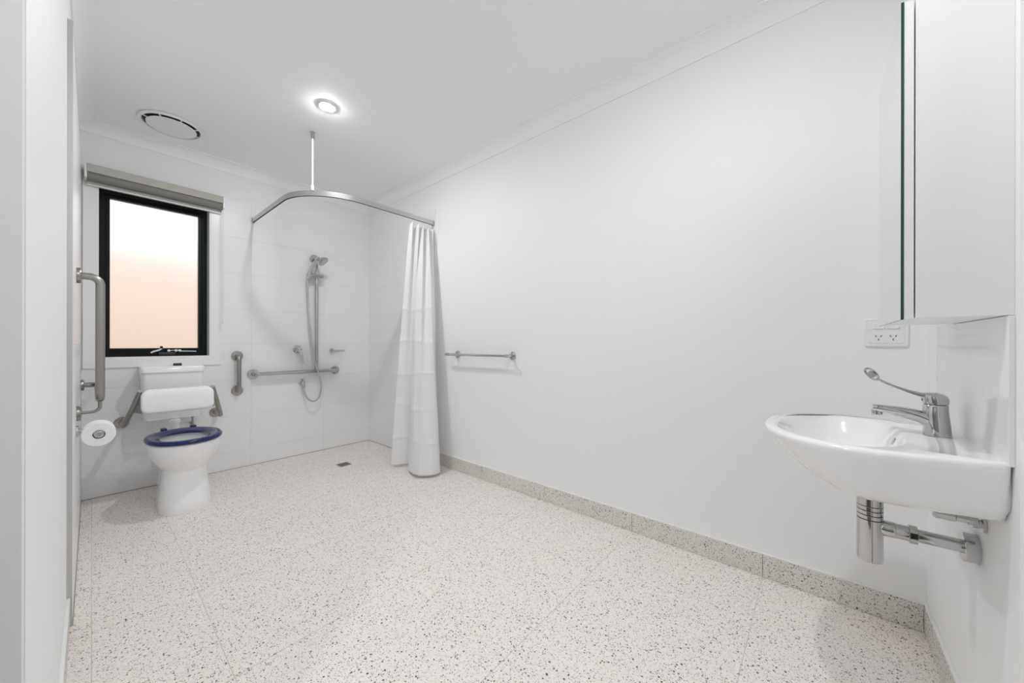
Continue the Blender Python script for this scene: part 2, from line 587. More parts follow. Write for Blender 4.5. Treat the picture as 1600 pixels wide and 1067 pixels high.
skirting('baseboard_left', 'speckled terrazzo skirting tiles on the near left wall', [DOOR_Y1 + 0.03, 1.390, 1.988, TILE_Y0 - 0.001], 'y', XN, XN + ST)

# cornice
def cornice(name, label, p0, p1, nrm):
    c = CEIL - ZC
    p0, p1, nrm = V(p0), V(p1), V(nrm)
    prof = [(0, 0), (0.006, 0), (0.006, 0.006)]
    n = 8
    for k in range(n + 1):
        a = PI / 2 * k / n
        prof.append((0.006 + (c - 0.012) * (1 - math.cos(a)), 0.006 + (c - 0.012) * math.sin(a)))
    prof += [(c, c - 0.006), (c, c), (0, c)]
    bm = BM()
    skin_rings(bm, [[p + nrm * a + V((0, 0, ZC + h)) for a, h in prof] for p in (p0, p1)])
    return struct(name, bm, M['ceiling'], label, True)
cornice('trim_1', 'white coved cornice above the long right wall', (W, B, 0), (W, D + TT, 0), (-1, 0, 0))
cornice('trim_2', 'white coved cornice above the window wall', (XN, D + TT, 0), (W, D + TT, 0), (0, -1, 0))
cornice('trim_3', 'white coved cornice above the left wall', (XN, B, 0), (XN, D + TT, 0), (1, 0, 0))
cornice('trim_4', 'white coved cornice above the basin wall', (XN, B, 0), (W, B, 0), (0, 1, 0))

# door lining, open door leaf
bm = BM()
box(bm, XN - 0.115, XN - 0.001, DOOR_Y1 - 0.002, DOOR_Y1 + 0.018, 0, DOOR_H, 0.002)
box(bm, XN - 0.115, XN - 0.001, DOOR_Y0 - 0.018, DOOR_Y0 + 0.002, 0, DOOR_H, 0.002)
box(bm, XN - 0.115, XN - 0.001, DOOR_Y0, DOOR_Y1, DOOR_H - 0.02, DOOR_H + 0.002, 0.002)
struct('trim_7', bm, M['gloss_paint'], 'white painted timber lining of the door opening')
bm = BM(); box(bm, XN + 0.005, 0.855, -0.252, -0.216, 0.012, 2.03, 0.002)
door = struct('door_1', bm, M['gloss_paint'], 'open white flush door swung back against the basin wall')
bm = BM(); lathe(bm, [(0.030, 0), (0.030, 0.0015), (0.026, 0.0015), (0.024, 0.0005), (0.0, 0.0005)], (0.72, -0.216, 1.0), (0, 1, 0), 24)
obj('flush_pull', bm, M['satin_chrome'], door, True)

# outside the window
bm = BM(); box(bm, -2.5, 3.5, 5.40, 5.52, -0.2, 2.10)
struct('wall_outside', bm, M['fence'], 'peach coloured boundary wall blurred behind the frosted window')
bm = BM(); box(bm, -2.5, 3.5, D + 0.17, 5.40, -0.2, -0.1)
struct('floor_outside', bm, M['ground'], 'pale ground outside the window')

# ------------------------------------------------------------------ window
bm = BM()
FY = D + 0.085          # room side of the black frame
t = 0.012
for q in ((WIN_X0 - 0.0, WIN_X0 + t, WIN_Z0, WIN_Z1), (WIN_X1 - t, WIN_X1, WIN_Z0, WIN_Z1), (WIN_X0 + t, WIN_X1 - t, WIN_Z0, WIN_Z0 + t), (WIN_X0 + t, WIN_X1 - t, WIN_Z1 - t, WIN_Z1)):
    box(bm, q[0], q[1], D - 0.008, D + WT, q[2], q[3])
win = struct('window_1', bm, M['gloss_paint'], 'frosted awning window with black frame and white architrave above the toilet')
bm = BM()
def mitre_frame(bm, x0, x1, z0, z1, a, y0, y1):
    o_ = [(x0, z0), (x1, z0), (x1, z1), (x0, z1)]
    i_ = [(x0 + a, z0 + a), (x1 - a, z0 + a), (x1 - a, z1 - a), (x0 + a, z1 - a)]
    for k in range(4):
        j = (k + 1) % 4
        skin_rings(bm, [[V((p[0], y, p[1])) for p in (o_[k], o_[j], i_[j], i_[k])] for y in (y0, y1)])
ins = 0.004
# architrave (four mitred boards of unequal width)
def board(name, pts, y0, y1, mt, par):
    bm = BM(); skin_rings(bm, [[V((p[0], y, p[1])) for p in pts] for y in (y0, y1)])
    return obj(name, bm, mt, par)
ix0, ix1, iz0, iz1 = WIN_X0 + ins, WIN_X1 - ins, WIN_Z0 + ins, WIN_Z1 - ins
for pts in (((AX0, AZ0), (AX1, AZ0), (ix1, iz0), (ix0, iz0)), ((AX1, AZ0), (AX1, AZ1), (ix1, iz1), (ix1, iz0)),
            ((AX1, AZ1), (AX0, AZ1), (ix0, iz1), (ix1, iz1)), ((AX0, AZ1), (AX0, AZ0), (ix0, iz0), (ix0, iz1))):
    board('architrave', pts, D - 0.012, D + TT, M['gloss_paint'], win)
bm.free()
fx0, fx1, fz0, fz1 = WIN_X0 + t, WIN_X1 - t, WIN_Z0 + t, WIN_Z1 - t
bm = BM(); mitre_frame(bm, fx0, fx1, fz0, fz1, 0.030, FY, FY + 0.06)
frame = obj('window_frame', bm, M['black_metal'], win)
tag(frame, 'black aluminium outer window frame')
bm = BM()
mitre_frame(bm, fx0 + 0.022, fx1 - 0.022, fz0 + 0.024, fz1 - 0.022, 0.022, FY + 0.012, FY + 0.05)
mitre_frame(bm, fx0 + 0.034, fx1 - 0.034, fz0 + 0.042, fz1 - 0.034, 0.018, FY + 0.006, FY + 0.05)
sash = obj('window_sash', bm, M['black_metal'], win)
bm = BM(); box(bm, fx0 + 0.040, fx1 - 0.040, FY + 0.028, FY + 0.034, fz0 + 0.048, fz1 - 0.040)
tag(obj('window_pane', bm, M['frosted'], win), 'frosted glass pane')
# winder with a folding handle and two stay arms
bm = BM()
box(bm, 0.325, 0.425, FY - 0.020, FY + 0.01, fz0 + 0.004, fz0 + 0.030, 0.006, 2)
wd = obj('window_winder', bm, M['black_plastic'], win, True)
bm = BM()
tube(bm, [(0.345, FY - 0.024, fz0 + 0.058), (0.330, FY - 0.032, fz0 + 0.046), (0.296, FY - 0.036, fz0 + 0.034), (0.285, FY - 0.036, fz0 + 0.026)], lambda u: (0.006, 0.004), 10)
obj('handle', bm, M['bright_metal'], wd, True)
bm = BM()
lathe(bm, [(0.004, 0), (0.008, 0.004), (0.009, 0.012), (0.006, 0.018)], (0.342, FY - 0.026, fz0 + 0.058), (0, -0.3, 1), 12)
obj('knob', bm, M['black_plastic'], wd, True)
bm = BM()
tube(bm, [(0.385, FY - 0.006, fz0 + 0.040), (0.430, FY - 0.006, fz0 + 0.045), (0.455, FY - 0.006, fz0 + 0.037), (0.545, FY - 0.004, fz0 + 0.034)], lambda u: (0.004, 0.006), 8)
for xx in (0.385, 0.425, 0.447):
    lathe(bm, [(0.009, 0), (0.009, 0.006)], (xx, FY - 0.008, fz0 + 0.042), (0, -1, 0), 12)
obj('stay_arm', bm, M['bright_metal'], wd, True)

# ------------------------------------------------------------------ roller blind
rb = thing('roller_blind', 'rolled-up grey beige roller blind mounted over the window', 'blind', (0.33, D - 0.012, 2.10))
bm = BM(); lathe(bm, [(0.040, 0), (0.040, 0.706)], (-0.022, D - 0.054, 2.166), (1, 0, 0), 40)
obj('fabric_roll', bm, M['blind_shaded'], rb, True)
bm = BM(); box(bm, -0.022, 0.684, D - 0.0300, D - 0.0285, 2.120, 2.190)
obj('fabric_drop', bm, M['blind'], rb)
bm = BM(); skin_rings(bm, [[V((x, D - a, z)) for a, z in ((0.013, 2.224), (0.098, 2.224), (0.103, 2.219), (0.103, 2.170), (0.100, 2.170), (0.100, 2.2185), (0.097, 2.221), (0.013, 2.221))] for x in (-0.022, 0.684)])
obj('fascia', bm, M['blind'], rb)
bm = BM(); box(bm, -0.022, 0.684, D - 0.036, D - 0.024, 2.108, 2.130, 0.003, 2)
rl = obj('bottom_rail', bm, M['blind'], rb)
bm = BM(); box(bm, -0.022, 0.684, D - 0.033, D - 0.027, 2.101, 2.109)
obj('rail_insert', bm, M['white_plastic'], rl)
for x0 in (-0.034, 0.682):
    bm = BM(); box(bm, x0, x0 + 0.012, D - 0.100, D - 0.0125, 2.132, 2.222, 0.003, 2)
    obj('bracket', bm, M['white_plastic'], rb)
bm = BM()
loop = fillet([(0.690, D - 0.080, 2.15), (0.690, D - 0.075, 1.235), (0.690, D - 0.045, 1.222), (0.690, D - 0.040, 2.15)], 0.014, 6)
tube(bm, loop, 0.0016, 6)
for k in range(60):
    z = 1.25 + k * 0.015
    for yy in (D - 0.075 - (z - 1.235) * 0.0055, D - 0.045 + (z - 1.222) * 0.0054):
        bmesh.ops.create_icosphere(bm, subdivisions=1, radius=0.0026, matrix=Matrix.Translation((0.690, yy, z)))
ch = obj('bead_chain', bm, M['white_plastic'], rb, True)
bm = BM(); lathe(bm, [(0.003, 0), (0.006, 0.004), (0.006, 0.026), (0.003, 0.030)], (0.690, D - 0.060, 1.206), (0, 0, 1), 10)
obj('chain_weight', bm, M['white_plastic'], ch, True)

# ------------------------------------------------------------------ toilet
TX = 0.392
toilet = thing('toilet', 'white ceramic toilet with a navy blue seat under the window', 'toilet', (TX, 3.30, 0))
def egg(z, hw, yf, yb, n=48, px=2.2, ymid=None):
    ym = (yf + yb) / 2 if ymid is None else ymid
    out = []
    for k in range(n):
        a = 2 * PI * k / n
        cx, sy = math.cos(a), math.sin(a)
        x = hw * math.copysign(abs(cx) ** (2 / px), cx)
        ry = (yb - ym) if sy > 0 else (ym - yf)
        y = ym + ry * math.copysign(abs(sy) ** (2 / px), sy)
        out.append(V((TX + x, y, z)))
    return out
secs = [(0.000, .127, 2.955, 3.500, 2.6), (0.006, .129, 2.952, 3.502, 2.6), (0.06, .125, 2.968, 3.500, 2.6), (0.13, .118, 2.992, 3.500, 2.5),
        (0.19, .112, 3.008, 3.500, 2.4), (0.235, .109, 3.014, 3.495, 2.3), (0.252, .110, 3.012, 3.490, 2.2), (0.264, .117, 2.995, 3.485, 2.2), (0.285, .132, 2.968, 3.475, 2.2),
        (0.315, .149, 2.940, 3.465, 2.2), (0.35, .164, 2.917, 3.455, 2.2), (0.385, .174, 2.902, 3.450, 2.2), (0.415, .1785, 2.894, 3.450, 2.2), (0.428, .1785, 2.893, 3.450, 2.2), (0.436, .174, 2.897, 3.445, 2.2)]
rings = [egg(z, hw, yf, yb, 56, px, 3.13) for z, hw, yf, yb, px in secs]
# inside of the bowl
rings += [egg(z, hw, yf, yb, 56, 2.1, 3.13) for z, hw, yf, yb in ((0.438, .150, 2.925, 3.360), (0.430, .128, 2.945, 3.320), (0.40, .122, 2.955, 3.310), (0.36, .110, 2.98, 3.30), (0.30, .080, 3.03, 3.27), (0.25, .05, 3.08, 3.24))]
bm = BM(); skin_rings(bm, rings)
obj('toilet_pan', bm, M['ceramic'], toilet, True, 60)
bm = BM()
so = [(0.437, .178, 2.888, 3.360), (0.441, .186, 2.880, 3.366), (0.452, .188, 2.878, 3.368), (0.461, .182, 2.885, 3.362), (0.464, .170, 2.900, 3.350),
      (0.460, .152, 2.925, 3.325), (0.454, .136, 2.945, 3.305), (0.449, .122, 2.965, 3.288), (0.443, .117, 2.972, 3.280), (0.437, .120, 2.970, 3.282)]
rings = [egg(z, hw, yf, yb, 56, 2.1, 3.12) for z, hw, yf, yb in so]
rings.append(rings[0])
vr = skin_rings(bm, rings, False, False)
bmesh.ops.remove_doubles(bm, verts=bm.verts[:], dist=1e-6)
seat = obj('toilet_seat', bm, M['blue'], toilet, True, 60)
tag(seat, 'glossy navy blue open seat ring')
for s in (-1, 1):
    bm = BM(); box(bm, TX + s * 0.075 - 0.016, TX + s * 0.075 + 0.016, 3.345, 3.400, 0.437, 0.472, 0.006, 2)
    obj('hinge', bm, M['blue'], seat, True)
bm = BM()
cis = [(0.500, .150, 0.155), (0.505, .158, .165), (0.56, .160, .170), (0.838, .166, .178)]
def rr_ring(z, hw, dp, r=0.03):
    return [V((0.386 + x, (D - 0.004) - dp / 2 + y, z)) for x, y in rrect(2 * hw, dp, r)]
skin_rings(bm, [rr_ring(z, hw, dp) for z, hw, dp in cis])
cist = obj('cistern', bm, M['ceramic'], toilet, True, 50)
bm = BM()
skin_rings(bm, [rr_ring(0.838, .168, .182), rr_ring(0.842, .172, .188), rr_ring(0.874, .172, .188), rr_ring(0.882, .168, .182), rr_ring(0.885, .158, .172)])
obj('cistern_lid', bm, M['ceramic'], cist, True, 50)
bm = BM()
skin_rings(bm, [[V((0.412 + x, D - 0.115 + y, z)) for x, y in rrect(w, h, 0.008)] for z, w, h in ((0.885, .046, .04), (0.897, .046, .04), (0.903, .040, .034))])
tag(obj('flush_button', bm, M['black_plastic'], cist, True, 50), 'raised black flush button')
bm = BM()
tube(bm, fillet([(TX, 3.56, 0.51), (TX, 3.56, 0.385), (TX, 3.40, 0.385)], 0.05, 8), 0.024, 18)
lathe(bm, [(0.032, 0), (0.032, 0.022), (0.026, 0.026)], (TX, 3.56, 0.472), (0, 0, 1), 20)
lathe(bm, [(0.034, 0), (0.034, 0.02)], (TX, 3.47, 0.385), (0, 1, 0), 20)
obj('flush_pipe', bm, M['white_plastic'], toilet, True)
bm = BM()
tube(bm, [(0.500, D - 0.09, 0.52), (0.500, D - 0.09, 0.455)], 0.006, 10)
lathe(bm, [(0.010, 0), (0.010, 0.02)], (0.500, D - 0.09, 0.485), (0, 0, 1), 6)
tube(bm, fillet([(0.500, D - 0.09, 0.455), (0.500, D - 0.09, 0.43), (0.500, D, 0.43)], 0.02, 6), 0.007, 10)
obj('water_valve', bm, M['brushed'], toilet, True)
bm = BM(); tube(bm, [(TX, 3.48, 0.10), (TX, D, 0.10)], 0.05, 24)
obj('waste_pipe', bm, M['white_plastic'], toilet, True)

# ------------------------------------------------------------------ toilet backrest
br = thing('back_support', 'white padded backrest on brushed steel arms above the toilet', 'back support', (TX, D, 0.49))
PY = 3.33
PX0, PX1 = 0.205, 0.573
bm = BM()
def pad_ring(y, inset):
    w, h = PX1 - PX0 - 2 * inset, 0.158 - 2 * inset
    out = []
    for x, z in rrect(w, h, 0.045 - inset * 0.6, 8):
        cur = 0.030 * (1 - (2 * x / (PX1 - PX0)) ** 2)
        zz = z + 0.664
        out.append(V(((PX0 + PX1) / 2 + x, y + cur + (zz - 0.664) * 0.16, zz)))
    return out
skin_rings(bm, [pad_ring(y, i) for y, i in ((PY + 0.020, 0.014), (PY + 0.016, 0.004), (PY + 0.006, 0), (PY - 0.018, 0), (PY - 0.028, 0.005), (PY - 0.033, 0.016), (PY - 0.034, 0.05))])
obj('pad', bm, M['pad'], br, True, 60)
for s, fx, ex in ((-1, 0.136, 0.208), (1, 0.652, 0.570)):
    bm = BM()
    lathe(bm, [(0.038, 0), (0.038, 0.006), (0.034, 0.010), (0.018, 0.011)], (fx, D, 0.492), (0, -1, 0), 24)
    obj('wall_flange', bm, M['brushed'], br, True)
    bm = BM()
    pts = fillet([(fx, D - 0.004, 0.492), (fx, 3.53, 0.492), (fx + (ex - fx) * 0.55, 3.42, 0.62), (ex, 3.36, 0.735)], 0.05, 8)
    tube(bm, pts, 0.016, 16)
    obj('arm', bm, M['brushed'], br, True)
    bm = BM()
    q = [V((ex - s * 0.004, PY + 0.022, 0.735)), V((ex - s * 0.004, PY + 0.005, 0.59)), V((fx + (ex - fx) * 0.50, 3.425, 0.595)), V((fx + (ex - fx) * 0.62, 3.41, 0.64))]
    skin_rings(bm, [[p + V((0, 0.003, 0)) for p in q], [p - V((0, 0.003, 0)) for p in q]])
    obj('gusset_plate', bm, M['brushed'], br)

# ------------------------------------------------------------------ grab rails
def flange(bm, p, ax, r=0.040):
    lathe(bm, [(r, 0), (r, 0.010), (r * 0.93, 0.014), (r * 0.60, 0.016)], p, ax, 28)

gr = thing('grab_rail', 'brushed steel L-shaped grab rail on the left wall beside the toilet', 'grab rail', (XL, 2.9, 0.77))
RX = 0.026
pts = fillet([(XL, 3.625, 0.776), (RX, 3.625, 0.776), (RX, 2.615, 0.776), (RX, 2.615, 1.362), (XL, 2.615, 1.362)], 0.062, 10)
bm = BM(); tube(bm, pts, 0.016, 20); obj('rail', bm, M['brushed'], gr, True)
for p in ((XL, 3.625, 0.776), (XL, 2.615, 1.362), (XL, 2.66, 0.716)):
    bm = BM(); flange(bm, p, (1, 0, 0), 0.036); obj('wall_flange', bm, M['brushed'], gr, True)
bm = BM(); tube(bm, fillet([(XL, 2.66, 0.716), (RX, 2.66, 0.716), (RX, 2.66, 0.768)], 0.05, 8), 0.007, 12)
obj('support_bracket', bm, M['brushed'], gr, True)

gr = thing('grab_rail', 'short upright brushed steel grab rail between toilet and shower', 'grab rail', (0.795, D, 0.64))
z0, z1 = 0.654, 0.946
bm = BM(); tube(bm, fillet([(0.795, D, z0), (0.795, D - 0.065, z0), (0.795, D - 0.065, z1), (0.795, D, z1)], 0.05, 8), 0.016, 18)
obj('rail', bm, M['brushed'], gr, True)
for z in (z0, z1):
    bm = BM(); flange(bm, (0.795, D, z), (0, -1, 0)); obj('wall_flange', bm, M['brushed'], gr, True)

SRY = D - 0.060
gr = thing('grab_rail', 'chrome inverted-T shower grab rail with an upright riser', 'grab rail', (1.26, D, 0.78))
bm = BM(); tube(bm, fillet([(0.906, D, 0.786), (0.906, SRY, 0.786), (1.598, SRY, 0.786), (1.598, D, 0.786)], 0.045, 8), 0.016, 18)
obj('rail', bm, M['satin_chrome'], gr, True)
RSX = 1.402
bm = BM(); tube(bm, fillet([(RSX, SRY, 0.79), (RSX, SRY, 1.868), (RSX, D, 1.868)], 0.045, 8), 0.016, 18)
obj('riser', bm, M['satin_chrome'], gr, True)
for p in ((0.906, D, 0.786), (1.598, D, 0.786), (RSX, D, 1.868)):
    bm = BM(); flange(bm, p, (0, -1, 0)); obj('wall_flange', bm, M['satin_chrome'], gr, True)

# hand shower on the riser
hs = thing('hand_shower', 'chrome hand shower and hose on the upright shower rail', 'shower', (1.40, D, 0.50))
bm = BM(); lathe(bm, [(0.014, 0), (0.019, 0.003), (0.019, 0.142), (0.014, 0.146)], (1.302, SRY - 0.032, 1.692), (1, 0, 0.02), 20)
lathe(bm, [(0.024, -0.026), (0.025, -0.022), (0.025, 0.022), (0.024, 0.026)], (RSX, SRY, 1.698), (0, 0, 1), 20)
lathe(bm, [(0.021, 0), (0.021, 0.02)], (1.318, SRY - 0.040, 1.680), (0.2, -0.3, 1), 16)
obj('slider', bm, M['chrome'], hs, True)
bm = BM(); tube(bm, spline([(1.306, SRY - 0.040, 1.650), (1.330, SRY - 0.055, 1.740), (1.362, SRY - 0.085, 1.818), (1.385, SRY - 0.120, 1.846)], 6), lambda u: 0.013 + 0.006 * u, 16)
hd = obj('handle', bm, M['chrome'], hs, True)
bm = BM(); lathe(bm, [(0.012, -0.045), (0.026, -0.034), (0.046, -0.012), (0.048, 0.0), (0.044, 0.006)], (1.408, SRY - 0.150, 1.812), (0.55, -0.45, -0.70), 28)
obj('shower_head', bm, M['satin_chrome'], hs, True)
bm = BM()
hose = spline([(1.306, SRY - 0.040, 1.652), (1.309, SRY - 0.034, 1.58), (1.330, SRY - 0.030, 1.25), (1.372, SRY - 0.032, 0.90), (1.420, SRY - 0.034, 0.72),
               (1.432, SRY - 0.030, 0.62), (1.412, SRY - 0.025, 0.535), (1.362, SRY - 0.020, 0.503), (1.312, SRY - 0.010, 0.545), (1.292, SRY + 0.010, 0.635)], 8)
tube(bm, hose, 0.0075, 12)
obj('hose', bm, M['hose'], hs, True)
bm = BM()
lathe(bm, [(0.028, 0), (0.028, 0.004), (0.016, 0.010), (0.015, 0.04)], (1.291, D, 0.684), (0, -1, 0), 22)
lathe(bm, [(0.012, 0), (0.014, 0.005), (0.014, 0.045), (0.010, 0.055)], (1.291, D - 0.038, 0.690), (0, -0.25, -1), 16)
obj('wall_outlet', bm, M['chrome'], hs, True)

sm = thing('shower_mixer', 'round chrome shower mixer with a long lever on the tiles', 'mixer tap', (1.257, D, 0.96))
bm = BM(); lathe(bm, [(0.037, 0), (0.037, 0.003), (0.030, 0.010), (0.024, 0.011)], (1.255, D, 0.995), (0, -1, 0), 28)
obj('wall_plate', bm, M['chrome'], sm, True)
bm = BM(); lathe(bm, [(0.024, 0), (0.024, 0.040), (0.020, 0.048)], (1.255, D - 0.009, 0.995), (0, -1, 0), 24)
obj('cartridge', bm, M['chrome'], sm, True)
bm = BM(); tube(bm, spline([(1.256, D - 0.045, 1.00), (1.268, D - 0.062, 0.955), (1.276, D - 0.070, 0.90), (1.284, D - 0.080, 0.868)], 5), lambda u: (0.010 - 0.004 * u, 0.012 - 0.005 * u), 12)
obj('lever', bm, M['chrome'], sm, True)

sd = thing('soap_dish', 'small chrome wire soap dish on the shower tiles', 'soap dish', (1.60, D, 0.96))
bm = BM(); lathe(bm, [(0.020, 0), (0.020, 0.010), (0.010, 0.012), (0.008, 0.05)], (1.565, D, 0.984), (0, -1, 0), 20)
obj('wall_mount', bm, M['chrome'], sd, True)
bm = BM()
ring = [V((1.600 + 0.073 * math.cos(a), D - 0.062 + 0.046 * math.sin(a), 0.984)) for a in [2 * PI * k / 32 for k in range(33)]]
tube(bm, ring, 0.0030, 8)
obj('rim_wire', bm, M['chrome'], sd, True)
for k in range(7):
    x = 1.600 - 0.054 + 0.018 * k
    hy = 0.046 * math.sqrt(max(0, 1 - ((x - 1.6) / 0.073) ** 2))
    bm = BM(); tube(bm, spline([(x, D - 0.062 - hy, 0.984), (x, D - 0.062 - hy * 0.7, 0.972), (x, D - 0.062 + hy * 0.7, 0.972), (x, D - 0.062 + hy, 0.984)], 4), 0.0018, 6)
    obj('wire', bm, M['chrome'], sd, True)

# ------------------------------------------------------------------ curtain track and curtain
TRX, TRY, TRR = 0.918, 2.600, 0.40
TZ0, TZ1 = 2.095, 2.132
tk = thing('curtain_track', 'L-shaped silver shower curtain track with a curved corner', 'curtain track', (TRX, TRY, TZ0))
path = fillet([(TRX - 0.012, D, 0), (TRX, TRY, 0), (W - TT, TRY - 0.015, 0)], TRR, 28)
bm = BM(); sweep_rect(bm, path, 0.007, TZ0, TZ1); obj('rail', bm, M['alu'], tk, True, 40)
bm = BM(); sweep_rect(bm, path[0:], 0.0045, TZ0 - 0.0012, TZ0 + 0.001); obj('slot', bm, M['dark_slot'], tk)
for p, q in (((TRX - 0.012, D - 0.006), 'y'), ((W - TT - 0.006, TRY - 0.015), 'x')):
    bm = BM()
    if q == 'y': box(bm, p[0] - 0.010, p[0] + 0.010, p[1] - 0.006, p[1] + 0.006, TZ0 - 0.003, TZ1 + 0.003, 0.002)
    else: box(bm, p[0] - 0.006, p[0] + 0.006, p[1] - 0.010, p[1] + 0.010, TZ0 - 0.003, TZ1 + 0.003, 0.002)
    obj('end_bracket', bm, M['satin_chrome'], tk)
RODX, RODY = 1.012, 2.716
bm = BM(); tube(bm, [(RODX, RODY, TZ1), (RODX, RODY, CEIL - 0.03)], 0.0052, 14)
lathe(bm, [(0.008, 0), (0.008, 0.035), (0.0052, 0.04)], (RODX, RODY, TZ1 - 0.002), (0, 0, 1), 16)
tag(obj('ceiling_rod', bm, M['white_plastic'], tk, True), 'white drop rod holding the track to the ceiling')
bm = BM(); lathe(bm, [(0.013, 0), (0.013, 0.040), (0.016, 0.044), (0.016, 0.048)], (RODX, RODY, CEIL - 0.048), (0, 0, 1), 18)
obj('ceiling_socket', bm, M['satin_chrome'], tk, True)

cu = thing('shower_curtain', 'white cloth shower curtain bunched against the right wall', 'curtain', (1.82, 2.56, 0.02))
TYc = TRY - 0.013
top = [(1.730, 2.60), (1.745, 2.575), (1.772, 2.62), (1.795, 2.56), (1.815, 2.62), (1.838, 2.56), (1.860, 2.615), (1.885, 2.555), (1.905, 2.61), (1.930, 2.555), (1.948, 2.60), (1.952, 2.57)]
bot = [(1.650, 2.750), (1.700, 2.700), (1.770, 2.640), (1.700, 2.570), (1.650, 2.450), (1.655, 2.375), (1.700, 2.315), (1.770, 2.285), (1.835, 2.330), (1.880, 2.430), (1.920, 2.52), (1.935, 2.62)]
NU, NV = 12, 190
ts = [p.xy for p in spline([(*p, 0) for p in top], NU)]
bs = [p.xy for p in spline([(*p, 0) for p in bot], NU)]
rnd = random.Random(4)
bm = BM()
grid = []
ZT, ZB = 2.050, 0.022
for j in range(NV + 1):
    v = j / NV
    row = []
    for i in range(len(ts)):
        u = i / (len(ts) - 1)
        e = v ** 0.85
        p = ts[i].lerp(bs[i], e)
        wob = 0.004 * math.sin(23 * u + 5 * v) * v
        z = ZT + (ZB - ZT) * v + (0.012 * math.sin(u * PI * 9) * (1 - v) ** 6)
        # stored fold creases pressed across the cloth
        cr = 0.0
        for zc in (0.26, 0.53, 0.80, 1.07, 1.34):
            cr += 0.0075 * math.exp(-abs(z - zc + 0.012 * math.sin(7 * u + zc * 9)) / 0.011)
        for uc in (0.20, 0.385, 0.47, 0.60, 0.70):
            cr += 0.0055 * math.exp(-abs(u - uc) / 0.008) * min(1, v * 2.5)
        cr += 0.004 * math.sin(9 * z + 17 * u) * math.sin(31 * u) * v
        x, y = p.x - cr * 0.9 + wob, p.y - cr * 0.6
        row.append(bm.verts.new((min(x, W - TT - 0.006), y, z)))
    grid.append(row)
for j in range(NV):
    for i in range(len(ts) - 1):
        bm.faces.new((grid[j][i], grid[j][i + 1], grid[j + 1][i + 1], grid[j + 1][i]))
cloth = obj('cloth', bm, M['cloth'], cu, True, 180)
md = cloth.modifiers.new('thickness', 'SOLIDIFY'); md.thickness = 0.0012
for k in range(8):
    x = 1.752 + k * 0.0275
    bm = BM()
    tube(bm, fillet([(x, TYc + 0.004, TZ0 - 0.002), (x, TYc + 0.004, TZ0 - 0.030), (x, TYc - 0.006, TZ0 - 0.048), (x, TYc + 0.008, TZ0 - 0.055)], 0.006, 4), 0.0022, 8)
    obj('hook', bm, M['white_plastic'], cu, True)

# ------------------------------------------------------------------ towel rail
tw = thing('towel_rail', 'chrome towel rail on the long white wall', 'towel rail', (W, 1.97, 0.95))
TRZ = 0.962
for y in (1.676, 2.268):
    bm = BM(); lathe(bm, [(0.029, 0), (0.029, 0.006), (0.025, 0.008), (0.011, 0.009), (0.011, 0.072)], (W, y, TRZ), (-1, 0, 0), 26)
    obj('wall_post', bm, M['chrome'], tw, True)
bm = BM(); tube(bm, [(W - 0.072, 1.650, TRZ), (W - 0.072, 2.345, TRZ)], 0.0095, 18)
obj('bar', bm, M['chrome'], tw, True)
for y in (1.648, 2.335):
    bm = BM(); lathe(bm, [(0.0115, 0), (0.0125, 0.002), (0.0125, 0.040), (0.0115, 0.042)], (W - 0.072, y, TRZ), (0, 1, 0) if y < 2 else (0, -1, 0), 18)
    obj('end_cap', bm, M['chrome'], tw, True)

# ------------------------------------------------------------------ toilet paper holder and roll
ph = thing('paper_holder', 'chrome toilet paper holder on the left wall', 'paper holder', (XL, 2.62, 0.60))
PZ, PXc = 0.640, 0.021
bm = BM(); lathe(bm, [(0.026, 0), (0.026, 0.008), (0.009, 0.010), (0.009, 0.05)], (XL, 2.60, PZ), (1, 0, 0), 22)
obj('wall_mount', bm, M['chrome'], ph, True)
bm = BM(); tube(bm, fillet([(XL + 0.03, 2.60, PZ), (PXc, 2.60, PZ), (PXc, 2.435, PZ)], 0.015, 6), 0.008, 14)
lathe(bm, [(0.008, 0), (0.0160, 0.001), (0.0160, 0.008), (0.013, 0.010)], (PXc, 2.452, PZ), (0, -1, 0), 18)
obj('arm', bm, M['satin_chrome'], ph, True)
tp = thing('toilet_roll', 'white toilet paper roll hanging on the chrome holder', 'toilet roll', (PXc, 2.50, PZ - 0.058))
bm = BM()
RZ = PZ - 0.0015
prof = [(0.0195, 0.0), (0.0500, 0.0), (0.0520, 0.002), (0.0520, 0.098), (0.0500, 0.100), (0.0195, 0.100), (0.0195, 0.0)]
lathe(bm, prof, (PXc, 2.448, RZ), (0, 1, 0), 40, False, False)
obj('paper', bm, M['paper'], tp, True)
bm = BM(); lathe(bm, [(0.0195, 0.001), (0.0185, 0.001), (0.0185, 0.099), (0.0195, 0.099)], (PXc, 2.448, RZ), (0, 1, 0), 28, False, False)
obj('cardboard_core', bm, M['blind'], tp, True)

# ------------------------------------------------------------------ ceiling fittings
def downlight(x, y, label, mt='lens'):
    d = thing('downlight', label, 'light', (x, y, CEIL - 0.006), 'ceiling downlights')
    bm = BM(); lathe(bm, [(0.036, -0.001), (0.038, -0.006), (0.047, -0.006), (0.050, -0.002), (0.050, 0.0)], (x, y, CEIL), (0, 0, 1), 32, False, False)
    obj('trim_ring', bm, M['white_plastic'], d, True)
    bm = BM(); lathe(bm, [(0.0375, 0), (0.0370, -0.0045), (0.033, -0.0065), (0.022, -0.0080), (0.010, -0.0087), (0.0, -0.009)], (x, y, CEIL - 0.0030), (0, 0, 1), 32)
    obj('lens', bm, M[mt], d, True)
    return d
downlight(0.961, 2.352, 'lit round downlight in the ceiling near the shower')
downlight(0.80, 0.40, 'lit round downlight in the ceiling near the basin')
downlight(-0.72, 0.35, 'added fill light in the hallway ceiling, out of view', 'hall_fill_lens')

